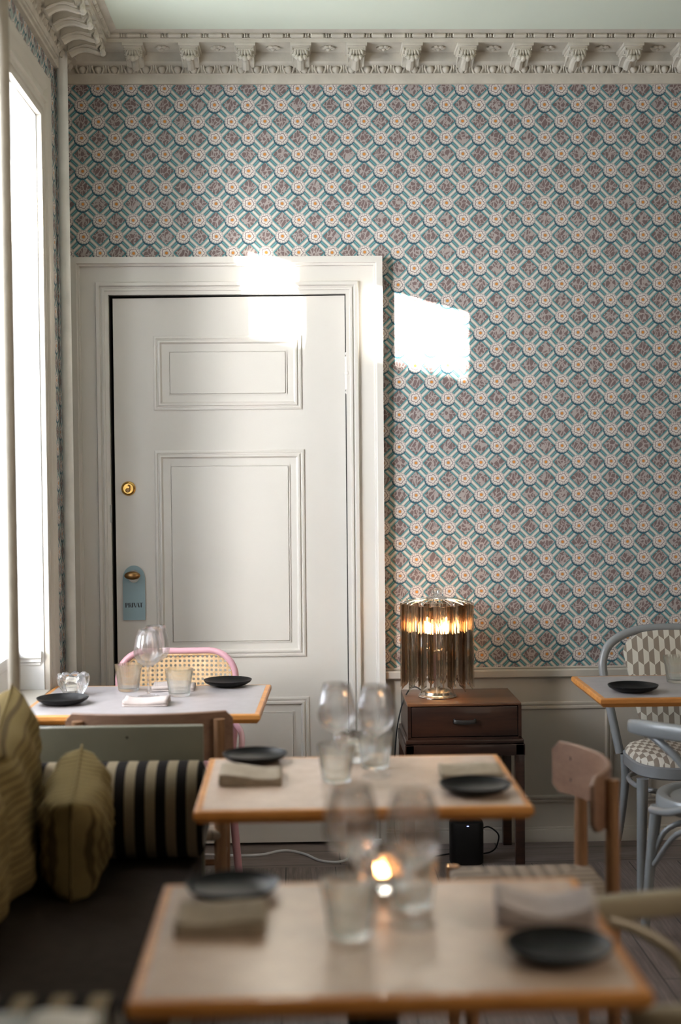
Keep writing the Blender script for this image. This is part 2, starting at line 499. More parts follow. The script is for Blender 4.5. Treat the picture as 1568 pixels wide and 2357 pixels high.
# sill with mouldings on the recess back and returning on the far jamb
bm = B()
prof = [(0,-.05),(-.012,-.05),(-.012,-.036),(-.022,-.030),(-.022,-.022),(-.034,-.016),(-.034,0),(.12,0)]
box(bm, (XO, WN, .845), (-.975, WF, .872), .004); box(bm, (XO, WN, .832), (-.984, WF, .845)); box(bm, (XO, WN, .818), (-.992, WF, .832), .003)
box(bm, (XO, WN, WB), (-1.0, WF, .818))
box(bm, (-1.0, WF-.022, .845), (-.895, WF, .872), .004); box(bm, (-1.0, WF-.014, .832), (-.898, WF, .845)); box(bm, (-1.0, WF-.009, .820), (-.90, WF, .831), .002)
obj('window_sill', bm, 'reveal', wn, True)
# casing on the wall face
cas = [(-.0,0),(0,.020),(.014,.022),(.018,.016),(.024,.016),(.028,.022),(.046,.022),(.052,.030),(.060,.030),(.070,.016),(.074,.010),(.100,.010),(.108,.018),(.120,.026),(.134,.030),(.140,.030),(.145,0)]
bm = B()
sweep(bm, [(XL, WN, .0), (XL, WN, WT), (XL, WF, WT), (XL, WF, .0)], [(a*1.08, b) for a, b in cas], (1,0,0), closed=False)
struct('trim_5', bm, 'white', smooth=True)
# ledge in the recess at table height
bm = B(); box(bm, (XO+.2, WN, WB-.03), (XL+.02, WF, WB), .005); struct('trim_6', bm, 'white', smooth=True)

# ---- neighbouring house across the street, whose eaves cut the low sun
A1, A2 = Vector((-.2, YB, 2.063)), Vector((.675, YB, 1.883))
p1 = A1 - SUN*9; p2 = A2 - SUN*9.632
dv = (p2 - p1); dv.z = 0; dv.normalize(); zt = p1.z; nv_ = Vector((-dv.y, dv.x, 0))
if nv_.x > 0: nv_ = -nv_
bm = B()
q0 = p1 - dv*7; q1 = p1 + dv*9
cs = [q0, q1, q1 + nv_*5, q0 + nv_*5]
lo = [bm.verts.new((c.x, c.y, -4)) for c in cs]; hi = [bm.verts.new((c.x, c.y, zt)) for c in cs]
bm.faces.new(lo); bm.faces.new(hi)
for i in range(4): bm.faces.new((lo[i], lo[(i+1)%4], hi[(i+1)%4], hi[i]))
hs = obj('neighbouring_house', bm, 'facade'); tag(hs, 'rendered house across the street beyond the window', 'building')

# ---- door
dr = sroot('door_1')
bm = B(); box(bm, (DL-.02, YB+.13, 0), (DR+.02, YB+.15, DT+.02)); box(bm, (DL-.002, YB+.002, 0), (DL+.003, YB+.14, DT)); box(bm, (DR-.003, YB+.002, 0), (DR+.002, YB+.14, DT)); box(bm, (DL, YB+.002, DT-.003), (DR, YB+.14, DT+.002)); obj('rebate', bm, 'dark', dr)  # near-black linings paint in the shade of the slot around the leaf
LX0, LX1, LZ0, LZ1 = DL+.014, DR-.004, .012, DT-.012
fy = YB + .004      # face of the leaf
bm = B(); 
A = [(LX0, fy, LZ0), (LX1, fy, LZ0), (LX1, fy, LZ1+.008), (LX0, fy, LZ1)]
va = [bm.verts.new(p) for p in A]; vb = [bm.verts.new((p[0], p[1]+.04, p[2])) for p in A]
bm.faces.new(va); bm.faces.new(vb[::-1])
for i in range(4): bm.faces.new((va[i], vb[i], vb[(i+1)%4], va[(i+1)%4]))
leaf = obj('door_leaf', bm, 'door', dr)
pm = [(0,0),(0,.004),(.004,.007),(.010,.007),(.013,.003),(.016,.003),(.019,.009),(.026,.010),(.031,.002),(.034,-.002)]
def rect(x0, x1, z0, z1, y): return [(x0, y, z1), (x0, y, z0), (x1, y, z0), (x1, y, z1)]
def panel_mould(x0, x1, z0, z1, y, parent, name='panel', mat='door', field=True, sc_=1.0):
    bm = B()
    pp = [(a*sc_, b*sc_) for a, b in pm]
    sweep(bm, rect(x0, x1, z0, z1, y), pp, (0,-1,0))
    if field:
        m_ = .058*sc_
        sweep(bm, rect(x0+m_, x1-m_, z0+m_, z1-m_, y), [(0,0),(.0,.0035),(.004,.0035),(.004,0)], (0,-1,0))
        box(bm, (x0+m_+.006, y-.005, z0+m_+.006), (x1-m_-.006, y, z1-m_-.006), .0015, 1)
    return obj(name, bm, mat, parent, True) if parent else bm
panel_mould(-.560, .020, 1.727, 2.018, fy, leaf, 'top_panel')
panel_mould(-.560, .027, .752, 1.570, fy, leaf, 'middle_panel')
panel_mould(-.560, .037, .150, .592, fy, leaf, 'bottom_panel')
# casing (architrave)
dc = [(0,0),(0,.022),(.014,.022),(.016,.028),(.024,.028),(.026,.022),(.030,.022),(.034,.034),(.046,.034),(.049,.026),(.050,.020),(.108,.020),(.110,.036),(.116,.038),(.119,.046),(.124,.046),(.143,.046),(.143,0)]
bm = B()
sweep(bm, [(DR, YB, 0), (DR, YB, DT), (DL, YB, DT), (DL, YB, 0)][::-1], [(-a, b) for a, b in dc][::-1], (0,-1,0), closed=False)
# make sure it spreads outwards from the opening
if min(v.co.x for v in bm.verts) > DL - .05:
    bm.free(); bm = B(); sweep(bm, [(DR, YB, 0), (DR, YB, DT), (DL, YB, DT), (DL, YB, 0)][::-1], dc, (0,-1,0), closed=False)
obj('door_frame', bm, 'door', dr, True)
# hinge: painted barrel
hx, hy = DR+.004, YB-.012
def hinge(z0, z1):
    bm = B(); H = z1-z0
    prof = [(0,z0),(.006,z0+.003),(.009,z0+.010),(.006,z0+.018),(.0105,z0+.022),(.0105,z0+H*.46),(.012,z0+H*.47),(.012,z0+H*.53),(.0105,z0+H*.54),(.0105,z1-.022),(.006,z1-.018),(.009,z1-.010),(.006,z1-.003),(0,z1)]
    lathe(bm, prof, 16, center=(hx, hy)); box(bm, (hx-.002, hy, z0+.02), (hx+.022, YB-.006, z1-.02), .001)
    obj('hinge', bm, 'door', dr, True)
hinge(1.782, 1.952); hinge(.30, .47)
# lock
lk = bpy.data.objects.new('lock', None); C.objects.link(lk); lk.parent = dr; lk.location = (-.664, fy, 1.422); lk.rotation_euler = (PI/2, 0, 0)
bm = B(); lathe(bm, [(0,0),(.0285,0),(.0285,.004),(.026,.009),(.021,.012),(.0195,.010),(0,.010)], 40); obj('escutcheon', bm, 'brass', lk, True)
bm = B(); tube(bm, [(-.001,.013,.011),(.004,.012,.011),(.007,.007,.011),(.007,-.007,.011)], .0035, 8); lathe(bm, [(0,.010),(.009,.010),(.009,.016),(.0075,.017),(.006,.015),(0,.015)], 20, center=(-.002,-.007)); obj('cylinder', bm, 'bronze', lk, True)
# strike plate on frame edge
bm = B(); box(bm, (DL-.004, YB-.023, 1.29), (DL+.003, YB-.01, 1.36), .001); obj('strike_plate', bm, 'steel', dr)
# knob: oval worn bronze
kb = bpy.data.objects.new('door_knob', None); C.objects.link(kb); kb.parent = dr; kb.location = (-.648, fy, 1.083); kb.rotation_euler = (PI/2, 0, 0)
bm = B(); lathe(bm, [(0,0),(.013,0),(.012,.004),(.0075,.008),(.007,.035)], 20); obj('shank', bm, 'bronze', kb, True)
bm = B(); lathe(bm, [(0,.034),(.016,.036),(.027,.042),(.0315,.050),(.027,.057),(.014,.061),(0,.062)], 40, rf=lambda i,t,r,z:(r*(1/math.sqrt((math.cos(t)/1.0)**2+(math.sin(t)/.52)**2)),z)); obj('knob', bm, 'bronze', kb, 'all')

# ---- PRIVAT door hanger
hang = thing('door_hanger', 'pale blue paper door hanger reading PRIVAT, hanging from the bronze knob', 'door hanger', (-.647, fy-.010, .905))
bm = B()
W_, H_ = .0435, .208
outer = [(-W_,0),(W_,0)] + [(W_*math.cos(a), H_-.045+.052*math.sin(a)) for a in [PI*k/20 for k in range(21)]]
hole = [(.023*math.cos(a), .172+.025*math.sin(a)) for a in [2*PI*k/24 for k in range(24)]]
def plate_hole(bm, outer, hole, y0, y1, sh=0):
    n = 72
    def at(poly, cx, cz, th):
        # ray polygon intersection
        best = None; dx, dz = math.cos(th), math.sin(th)
        for i in range(len(poly)):
            x1, z1 = poly[i]; x2, z2 = poly[(i+1) % len(poly)]
            ex, ez = x2-x1, z2-z1; den = dx*ez - dz*ex
            if abs(den) < 1e-12: continue
            t = ((x1-cx)*ez - (z1-cz)*ex)/den; s = ((x1-cx)*dz - (z1-cz)*dx)/den
            if t > 0 and -1e-6 <= s <= 1+1e-6: best = t if best is None else max(best, t)
        return (cx+dx*best, cz+dz*best)
    cx, cz = 0, .172
    ths = sorted([2*PI*k/n for k in range(n)] + [math.atan2(z-cz, x-cx) % (2*PI) for x, z in outer[:2]])
    R = []
    for y in (y0, y1):
        R.append(([bm.verts.new((*((at(outer, cx, cz, t)[0]),), y, at(outer, cx, cz, t)[1])) for t in ths], [bm.verts.new((at(hole, cx, cz, t)[0], y, at(hole, cx, cz, t)[1])) for t in ths]))
    L = len(ths)
    for k in range(L):
        j = (k+1) % L
        for (o_, h_) in R: bm.faces.new((o_[k], o_[j], h_[j], h_[k]))
        for q in (0, 1): bm.faces.new((R[0][q][k], R[0][q][j], R[1][q][j], R[1][q][k]))
plate_hole(bm, outer, hole, 0, .0012)
obj('card', bm, 'sign', hang)
# lettering: high-contrast display capitals, unit height 1
LET = {
 'P': (.62, [[(0,0),(.26,0),(.26,1),(0,1)], [(.30,1),(.46,1),(.60,.88),(.62,.72),(.60,.56),(.46,.44),(.30,.44),(.30,.49),(.42,.50),(.46,.58),(.47,.72),(.46,.86),(.42,.95),(.30,.96)]]),
 'R': (.72, [[(0,0),(.26,0),(.26,1),(0,1)], [(.30,1),(.46,1),(.60,.88),(.62,.74),(.60,.60),(.48,.50),(.30,.50),(.30,.54),(.42,.56),(.46,.62),(.47,.74),(.46,.87),(.42,.95),(.30,.96)], [(.34,.50),(.52,.50),(.72,0),(.50,0)]]),
 'I': (.27, [[(0,0),(.26,0),(.26,1),(0,1)]]),
 'V': (.74, [[(0,1),(.27,1),(.52,0),(.36,0)], [(.68,1),(.74,1),(.50,0),(.45,0)]]),
 'A': (.76, [[(.28,1),(.50,1),(.78,0),(.50,0)], [(.26,.92),(.30,1),(.06,0),(0,0)]]),
 'T': (.74, [[(0,1),(.74,1),(.74,.80),(.70,.93),(.04,.93),(0,.80)], [(.24,.93),(.50,.93),(.50,0),(.24,0)]]),
}
bm = B(); x = 0; polys = []
adv = {'P': .66, 'R': .74, 'I': .32, 'V': .60, 'A': .72, 'T': .74}
for ch in 'PRIVAT':
    wch, ps = LET[ch]
    for p in ps: polys.append([(a + x, b) for a, b in p])
    x += adv[ch] + .03
tw = x; hh = .0185; sx = .069/tw
for p in polys: prism(bm, [((a - tw/2)*sx, .0495 + b*hh) for a, b in p], -.0006, -.0002)
obj('lettering', bm, 'ink', hang)

# ---- dado: chair rail, panels, baseboard to the right of the door
DX0 = DR + .143
bm = B()
sweep(bm, [(XR, YB, .70), (DX0, YB, .70)], [(0,0),(0,.006),(.004,.008),(.008,.004),(.008,.030),(.012,.034),(.036,.032),(.042,.022),(.046,0)], (0,-1,0), closed=False)
zs = [v.co.z for v in bm.verts]
if max(zs) > .72:
    bm.free(); bm = B(); sweep(bm, [(DX0, YB, .70), (XR, YB, .70)], [(0,0),(0,.006),(.004,.008),(.008,.004),(.008,.030),(.012,.034),(.036,.032),(.042,.022),(.046,0)], (0,-1,0), closed=False)
struct('trim_1', bm, 'white', smooth=True)
dd = sroot('trim_2')
bm = B(); box(bm, (DX0, YB-.006, .0), (XR, YB, .66)); obj('dado_board', bm, 'white', dd)
for x0, x1 in ((.42, 1.245), (1.37, 2.20), (2.33, 3.16)):
    bm = panel_mould(x0, x1, .155, .560, YB-.006, None, field=False); obj('dado_panel', bm, 'white', dd, True)
bm = B()
sweep(bm, [(DX0, YB-.006, 0), (XR, YB-.006, 0)], [(0,0),(0,.014),(-.0,.014)], (0,-1,0), closed=False); bm.free()
bm = B(); box(bm, (DX0, YB-.020, 0), (XR, YB-.006, .050), .002); box(bm, (DX0, YB-.013, .050), (XR, YB-.006, .060), .002)
struct('baseboard_back', bm, 'white', smooth=True)

# ---- cornice with brackets
def cornice(name, p0, p1, out, detail_from, detail_to, first, step, back):
    """runs from p0 to p1 along one wall; out = unit vector into the room"""
    root = sroot(name); out = Vector(out); d = (Vector(p1)-Vector(p0)); L = d.length; d.normalize()
    prof = [(0,2.990),(.016,2.990),(.018,2.994),(.018,3.026),(.022,3.028),(.020,3.032),(.020,3.050),(.046,3.054),(.056,3.060),(.060,3.064),(.060,3.098),(.066,3.101),(.175,3.101),(.190,3.098),(.190,3.111),(.198,3.112),(.194,3.115),(.194,3.127),(.214,3.130),(.232,ZC)]
    bm = B()
    def P(s, a, z, k=0):
        q = Vector(p0) + d*s + out*a; return (q.x, q.y, z)
    # mitre at the room corner end (s=0): shorten by a
    A = [bm.verts.new(P(a if back else a, a, z)) for a, z in prof]; Bv = [bm.verts.new(P(L, a, z)) for a, z in prof]
    for i in range(len(prof)-1): bm.faces.new((A[i], A[i+1], Bv[i+1], Bv[i]))
    obj('cornice_moulding', bm, 'plaster', root, True)
    # local frame -> world
    def put(v, s): q = Vector(p0) + d*(s + v[0]) + out*v[1]; return (q.x, q.y, v[2])
    def band(bm, s, fn):
        tmp = B(); fn(tmp); mp = {}
        for v in tmp.verts: mp[v] = bm.verts.new(put(v.co, s))
        for f in tmp.faces: bm.faces.new([mp[v] for v in f.verts])
        tmp.free()
    # egg and dart
    bm = B(); s = .075
    def egg(b_):
        r = bmesh.ops.create_uvsphere(b_, u_segments=10, v_segments=7, radius=1)
        for v in r['verts']: v.co = Vector((v.co.x*.0145, .030 + v.co.y*.016, 3.041 + v.co.z*.0145))
        tube(b_, [(-.021,.040,3.056),(-.0225,.036,3.044),(-.014,.030,3.027)], .0038, 6); tube(b_, [(.021,.040,3.056),(.0225,.036,3.044),(.014,.030,3.027)], .0038, 6)
        tube(b_, [(.0305,.042,3.055),(.0305,.034,3.029)], lambda t: .004*(1-t)+.001, 6)
    while s < min(L, detail_to) - .03:
        if s > detail_from: band(bm, s, egg)
        s += .0612
    obj('egg_and_dart', bm, 'plaster', root, True)
    # bead and reel
    bm = B(); s = .22
    def bead(b_):
        tube(b_, [(-.030,.200,3.121),(-.026,.2,3.121),(.018,.2,3.121),(.022,.2,3.121)], lambda t: .0085 if 0 < t < 1 else .005, 8)
        for dx in (.029, .037):
            tube(b_, [(dx-.0025,.200,3.121),(dx+.0025,.2,3.121)], .0078, 8)
    while s < min(L, detail_to) - .03:
        if s > detail_from: band(bm, s, bead)
        s += .0765
    obj('bead_and_reel', bm, 'plaster', root, True)
    # modillions and rosettes
    s = first
    def modil(b_):
        box(b_, (-.040,.055,3.087), (.040,.190,3.101), .003)
        box(b_, (-.034,.058,3.080), (.034,.183,3.088), .002)
        # scroll side profile extruded across
        prof = [(.060,3.082),(.178,3.082),(.182,3.074),(.180,3.064),(.172,3.058),(.166,3.050),(.150,3.052),(.130,3.060),(.105,3.060),(.085,3.050),(.060,3.040)]
        Aa = [b_.verts.new((-.028, y, z)) for y, z in prof]; Bb = [b_.verts.new((.028, y, z)) for y, z in prof]
        b_.faces.new(Aa); b_.faces.new(Bb[::-1])
        for i in range(len(prof)):
            j = (i+1) % len(prof); b_.faces.new((Aa[i], Aa[j], Bb[j], Bb[i]))
        for i in (-1, 1):
            tube(b_, [(i*.031,.172+.012*math.cos(a),3.070+.012*math.sin(a)) for a in [k*.6 for k in range(8)]], .0035, 6)
            tube(b_, [(i*.030,.160,3.056),(i*.030,.125,3.064),(i*.030,.085,3.054),(i*.030,.066,3.044)], .004, 6)
        # acanthus leaf on the front, hanging and curling out
        for i in (-2,-1,0,1,2):
            x0 = i*.0105; l = .040 - abs(i)*.006
            tube(b_, smoothpts([(x0*.7,.178,3.074),(x0,.184,3.062),(x0*1.15,.178,3.050),(x0*1.25,.176+.004,3.074-l)], 4), lambda t: .0062*(1-t*.55), 6)
        tube(b_, [(-.026,.180,3.076),(.026,.180,3.076)], .0055, 8)
        tube(b_, smoothpts([(0,.062,3.038),(0,.095,3.054),(0,.13,3.056),(0,.165,3.044),(0,.184,3.040)], 4), lambda t: .016-.006*t, 8)
        for dx_, rr_ in ((-.014,.010),(.014,.010),(0,.012)):
            r = bmesh.ops.create_uvsphere(b_, u_segments=8, v_segments=6, radius=rr_)
            for v in r['verts']: v.co += Vector((dx_, .184, 3.044 - (rr_-.010)*2))
    def rose(b_):
        for k in range(6):
            a = k*PI/3
            r = bmesh.ops.create_uvsphere(b_, u_segments=8, v_segments=5, radius=1)
            for v in r['verts']: v.co = Vector((.017*math.cos(a) + v.co.x*.011, .120 + .017*math.sin(a) + v.co.y*.011, 3.097 + v.co.z*.007))
        r = bmesh.ops.create_uvsphere(b_, u_segments=8, v_segments=6, radius=1)
        for v in r['verts']: v.co = Vector((v.co.x*.009, .120 + v.co.y*.009, 3.092 + v.co.z*.008))
    pm_ = None
    while s < min(L, detail_to):
        if s > detail_from:
            bm = B(); band(bm, s, modil); obj('modillion', bm, 'plaster', root, True)
            bm = B(); band(bm, s + step/2, rose); obj('rosette', bm, 'plaster', root, True)
        s += step
cornice('trim_3', (XL, YB, 0), (XR, YB, 0), (0,-1,0), 0, 3.2, .286, .2107, True)
cornice('trim_4', (XL, YB, 0), (XL, YF, 0), (1,0,0), 0, 1.75, .25, .162, False)
# the lower fascia steps forward above the window
bm = B(); box(bm, (XL, 3.0, 3.006), (XL+.034, 5.27, 3.052), .003); box(bm, (XL, 3.0, 2.998), (XL+.028, 5.262, 3.008), .002); struct('trim_8', bm, 'plaster', smooth=True)

# ---- pipes and pole
bm = B(); tube(bm, [(0,0,0), (0,0,ZC)], .020, 20); o = obj('heating_pipe', bm, 'pipe', None, True, (-.862, 5.37, 0)); tag(o, 'slim white vertical heating pipe in the corner beside the door casing', 'pipe')
bm = B(); tube(bm, [(0,0,.78), (0,0,ZC)], .0165, 20); o = obj('support_pole', bm, 'pole', None, True, (-.800, 3.985, 0)); tag(o, 'slim pale pole rising from the end of the bench in front of the window', 'pole')
# radiator under the ledge
rd = thing('radiator', 'white ribbed radiator against the left wall under the far table', 'radiator', (-.86, 4.70, .12))
bm = B()
for k in range(12): box(bm, (-.02, -.24+k*.04, 0), (.035, -.24+k*.04+.026, .52), .008)
box(bm, (-.01, -.24, .02), (.02, .23, .06), .005); box(bm, (-.01, -.24, .45), (.02, .23, .49), .005)
obj('radiator_fins', bm, 'white', rd, True)
for yy in (-.2, .16): bm = B(); box(bm, (-.02,yy,-.12), (.02,yy+.03,.03)); obj('foot', bm, 'white', rd)

# ================================================================ TABLES
TX, TY, TZ = .765, .580, .737
def make_table(label, loc, rz, top='lino', w=TX, d=TY):
    t = thing('cafe_table', label, 'table', loc, rz, 'square-edged pedestal dining tables')
    bm = B(); box(bm, (-w/2+.016, -d/2+.016, TZ-.012), (w/2-.016, d/2-.016, TZ), .0015, 1); obj('tabletop', bm, top, t)
    bm = B()
    prof = [(0,-.001),(0,.0),(-.002,.002)]
    # bevelled hardwood lipping, one mitred frame
    P = [(-w/2, -d/2, TZ), (w/2, -d/2, TZ), (w/2, d/2, TZ), (-w/2, d/2, TZ)]
    pr = [(.017,-.0005),(.004,-.0005),(.0,-.004),(-.001,-.016),(.010,-.030),(.017,-.031)]
    sweep(bm, P, pr + [pr[0]], (0,0,1)); obj('edge_band', bm, 'beech', t, True)
    bm = B(); box(bm, (-w/2+.015, -d/2+.015, TZ-.028), (w/2-.015, d/2-.015, TZ-.0125)); obj('underside', bm, 'beech', t)
    bm = B(); lathe(bm, [(0,.03),(.032,.03),(.032,TZ-.04),(0,TZ-.04)], 24); box(bm, (-.16,-.16,TZ-.036), (.16,.16,TZ-.028)); obj('pedestal', bm, 'blackm', t, True)
    bm = B(); box(bm, (-.21,-.21,0), (.21,.21,.012), .004); lathe(bm, [(0,.012),(.06,.012),(.05,.03),(.034,.036),(0,.036)], 24); obj('base_plate', bm, 'blackm', t, True)
    return t
make_table('foreground two-seat table with beige top, nearest to the camera', (.129, 2.318, 0), .0)
make_table('middle beige-topped two-seat table between the striped bolster and the dark wooden cabinet', (.142, 3.445, 0), -.0)
make_table('grey-topped table by the window in front of the white door', (-.493, 4.700, 0), -.04, 'linogrey', .762, .600)
make_table('grey-topped table with orange-brown edge at the right, before the patterned chair', (1.64, 4.832, 0), 0, 'linogrey', 1.315, .50)

# ================================================================ CHAIRS
def make_oak_chair(label, loc, rz, sag=.085, wid=.46, sx_=.205):
    """faces +y locally; back at -y"""
    t = thing('dining_chair', label, 'chair', loc, rz, 'oak dining chairs with curved backrests')
    sy0, sy1 = -.19, .19
    for s in (-1, 1):
        Rr = (wid**2/4 + sag**2)/(2*sag); py = sy0 + .004 + Rr - math.sqrt(Rr*Rr - sx_*sx_) - .0155
        bm = B(); tube(bm, [(s*sx_, py-.005, 0), (s*sx_, py, .42), (s*sx_, py, .772)], lambda q: .0165+.002*math.sin(q*PI), 16); obj('back_post', bm, 'oak', t, True)
        bm = B(); tube(bm, [(s*sx_, sy1, 0), (s*sx_, sy1, .455)], lambda q: .015+.003*q, 16); obj('leg', bm, 'oak', t, True)
        bm = B(); tube(bm, [(s*sx_, sy0, .20), (s*sx_, sy1, .20)], .010, 10); obj('side_stretcher', bm, 'oak', t, True)
        bm = B(); tube(bm, [(s*sx_, sy0, .30), (s*sx_, sy1, .30)], .010, 10); obj('side_stretcher', bm, 'oak', t, True)
    for yy in (sy0, sy1): bm = B(); tube(bm, [(-sx_, yy, .25), (sx_, yy, .25)], .010, 10); obj('cross_stretcher', bm, 'oak', t, True)
    bm = B(); box(bm, (-sx_-.012, sy0+.004, .415), (sx_+.012, sy1+.012, .452), .014, 3); obj('seat', bm, 'cord', t, True)
    # curved backrest, concave towards +y
    bm = B(); n = 24; th = .013; R = (wid**2/4 + sag**2)/(2*sag); half = math.asin(min(1, wid/2/R))
    z0, z1 = .648, .792
    rows = []
    for i in range(n+1):
        a = -half + 2*half*i/n
        x = R*math.sin(a); y = (sy0 + .004) + R*(1 - math.cos(a))
        nx, ny = -math.sin(a), math.cos(a)
        edge = min(1, (1 - abs(2*i/n-1))/.09); e2 = math.sqrt(max(0, 1-(1-edge)**2)); cut = .022*(1 - e2)
        zz0, zz1 = z0 + cut, z1 - cut
        rows.append([bm.verts.new(v) for v in ((x, y, zz0), (x, y, zz1-.003), (x+nx*.004, y+ny*.004, zz1), (x+nx*(th-.004), y+ny*(th-.004), zz1), (x+nx*th, y+ny*th, zz1-.003), (x+nx*th, y+ny*th, zz0))])
    for A_, B_ in zip(rows, rows[1:]):
        for k in range(6): bm.faces.new((A_[k], A_[(k+1)%6], B_[(k+1)%6], B_[k]))
    bm.faces.new(rows[0]); bm.faces.new(rows[-1][::-1])
    br = obj('backrest', bm, 'oakback', t, True)
    for s in (-1, 1):
        xx = s*(sx_-.0); a = math.asin(min(.99, xx/R)); y = (sy0+.004) + R*(1-math.cos(a)) + th*math.cos(a)
        for z in (.690, .750):
            bm = B(); tube(bm, [(xx, y-.001, z), (xx, y+.003, z)], .006, 12); obj('screw', bm, 'brown', br, True)
    return t
make_oak_chair('oak chair seen from behind at the near side of the grey window table', (-.444, 4.285, 0), .02, .05, .49)
oc = make_oak_chair('oak chair with woven seat at the right end of the middle table', (.598, 3.575, 0), PI/2+.02, .088, .47, .175); oc.scale = (1, 1, .957)

def bent_armchair(label, loc, rz, mat):
    t = thing('bentwood_armchair', label, 'armchair', loc, rz)
    half = [(-.235,.235,.685),(-.262,.20,.690),(-.282,.08,.695),(-.278,-.06,.70),(-.225,-.20,.705),(-.12,-.275,.71),(0,-.295,.712)]
    P = smoothpts(half + [(-x, y, z) for x, y, z in half[-2::-1]], 6)
    bm = B(); tube(bm, P, lambda q: .75+.25*min(1, min(q, 1-q)*8), 16, flat=(.021, .025)); obj('arm_hoop', bm, mat, t, True)
    bm = B(); P2 = smoothpts([(-.235,-.185,.725),(-.17,-.242,.738),(0,-.292,.748),(.17,-.242,.738),(.235,-.185,.725)], 6)
    tube(bm, P2, lambda q: .35+.65*math.sin(q*PI)**.5, 14, flat=(.013, .030)); obj('backrest', bm, mat, t, True)
    SY = .055
    bm = B(); rf = lambda i,th,r,z: (r*(1+.05*math.sin(th)), z)
    lathe(bm, [(0,.452),(.165,.452),(.172,.458),(.185,.464),(.203,.462),(.208,.452),(.208,.425),(.200,.418),(0,.418)], 44, rf=rf, center=(0, SY)); obj('seat', bm, mat, t, True)
    for s in (-1, 1):
        bm = B(); tube(bm, smoothpts([(s*.262,.15,.675),(s*.272,.09,.650),(s*.270,.02,.60),(s*.255,-.01,.53),(s*.242,.02,.468),(s*.232,.10,.436),(s*.200,.19,.422)], 5), .0125, 12); obj('arm_support', bm, mat, t, True)
        bm = B(); tube(bm, smoothpts([(s*.155,.205,.425),(s*.165,.22,.25),(s*.180,.235,0)], 4), lambda q: .0195-.006*q, 14); obj('leg', bm, mat, t, True)
        bm = B(); tube(bm, smoothpts([(s*.105,-.285,.705),(s*.115,-.215,.56),(s*.150,-.165,.44),(s*.165,-.175,.24),(s*.195,-.245,0)], 5), lambda q: .0145, 14); obj('back_leg', bm, mat, t, True)
        bm = B(); tube(bm, smoothpts([(s*.162,.215,.27),(s*.145,.165,.36),(s*.08,.06,.405),(0,.0,.413)], 5), .009, 10); obj('brace', bm, mat, t, True); bm = B(); tube(bm, smoothpts([(s*.168,.205,.24),(s*.190,.10,.36),(s*.195,-.02,.39),(s*.172,-.12,.34),(s*.165,-.165,.24)], 5), .009, 10); obj('brace', bm, mat, t, True)
    return t
bent_armchair('blue-grey bentwood armchair drawn up to the near side of the right table', (1.370, 4.345, 0), math.radians(38), 'greychair')
ba = bent_armchair('beige-grey bentwood armchair at the right end of the foreground table', (.735, 2.385, 0), PI/2 + .03, 'beigechair'); ba.scale = (1, 1, .955)

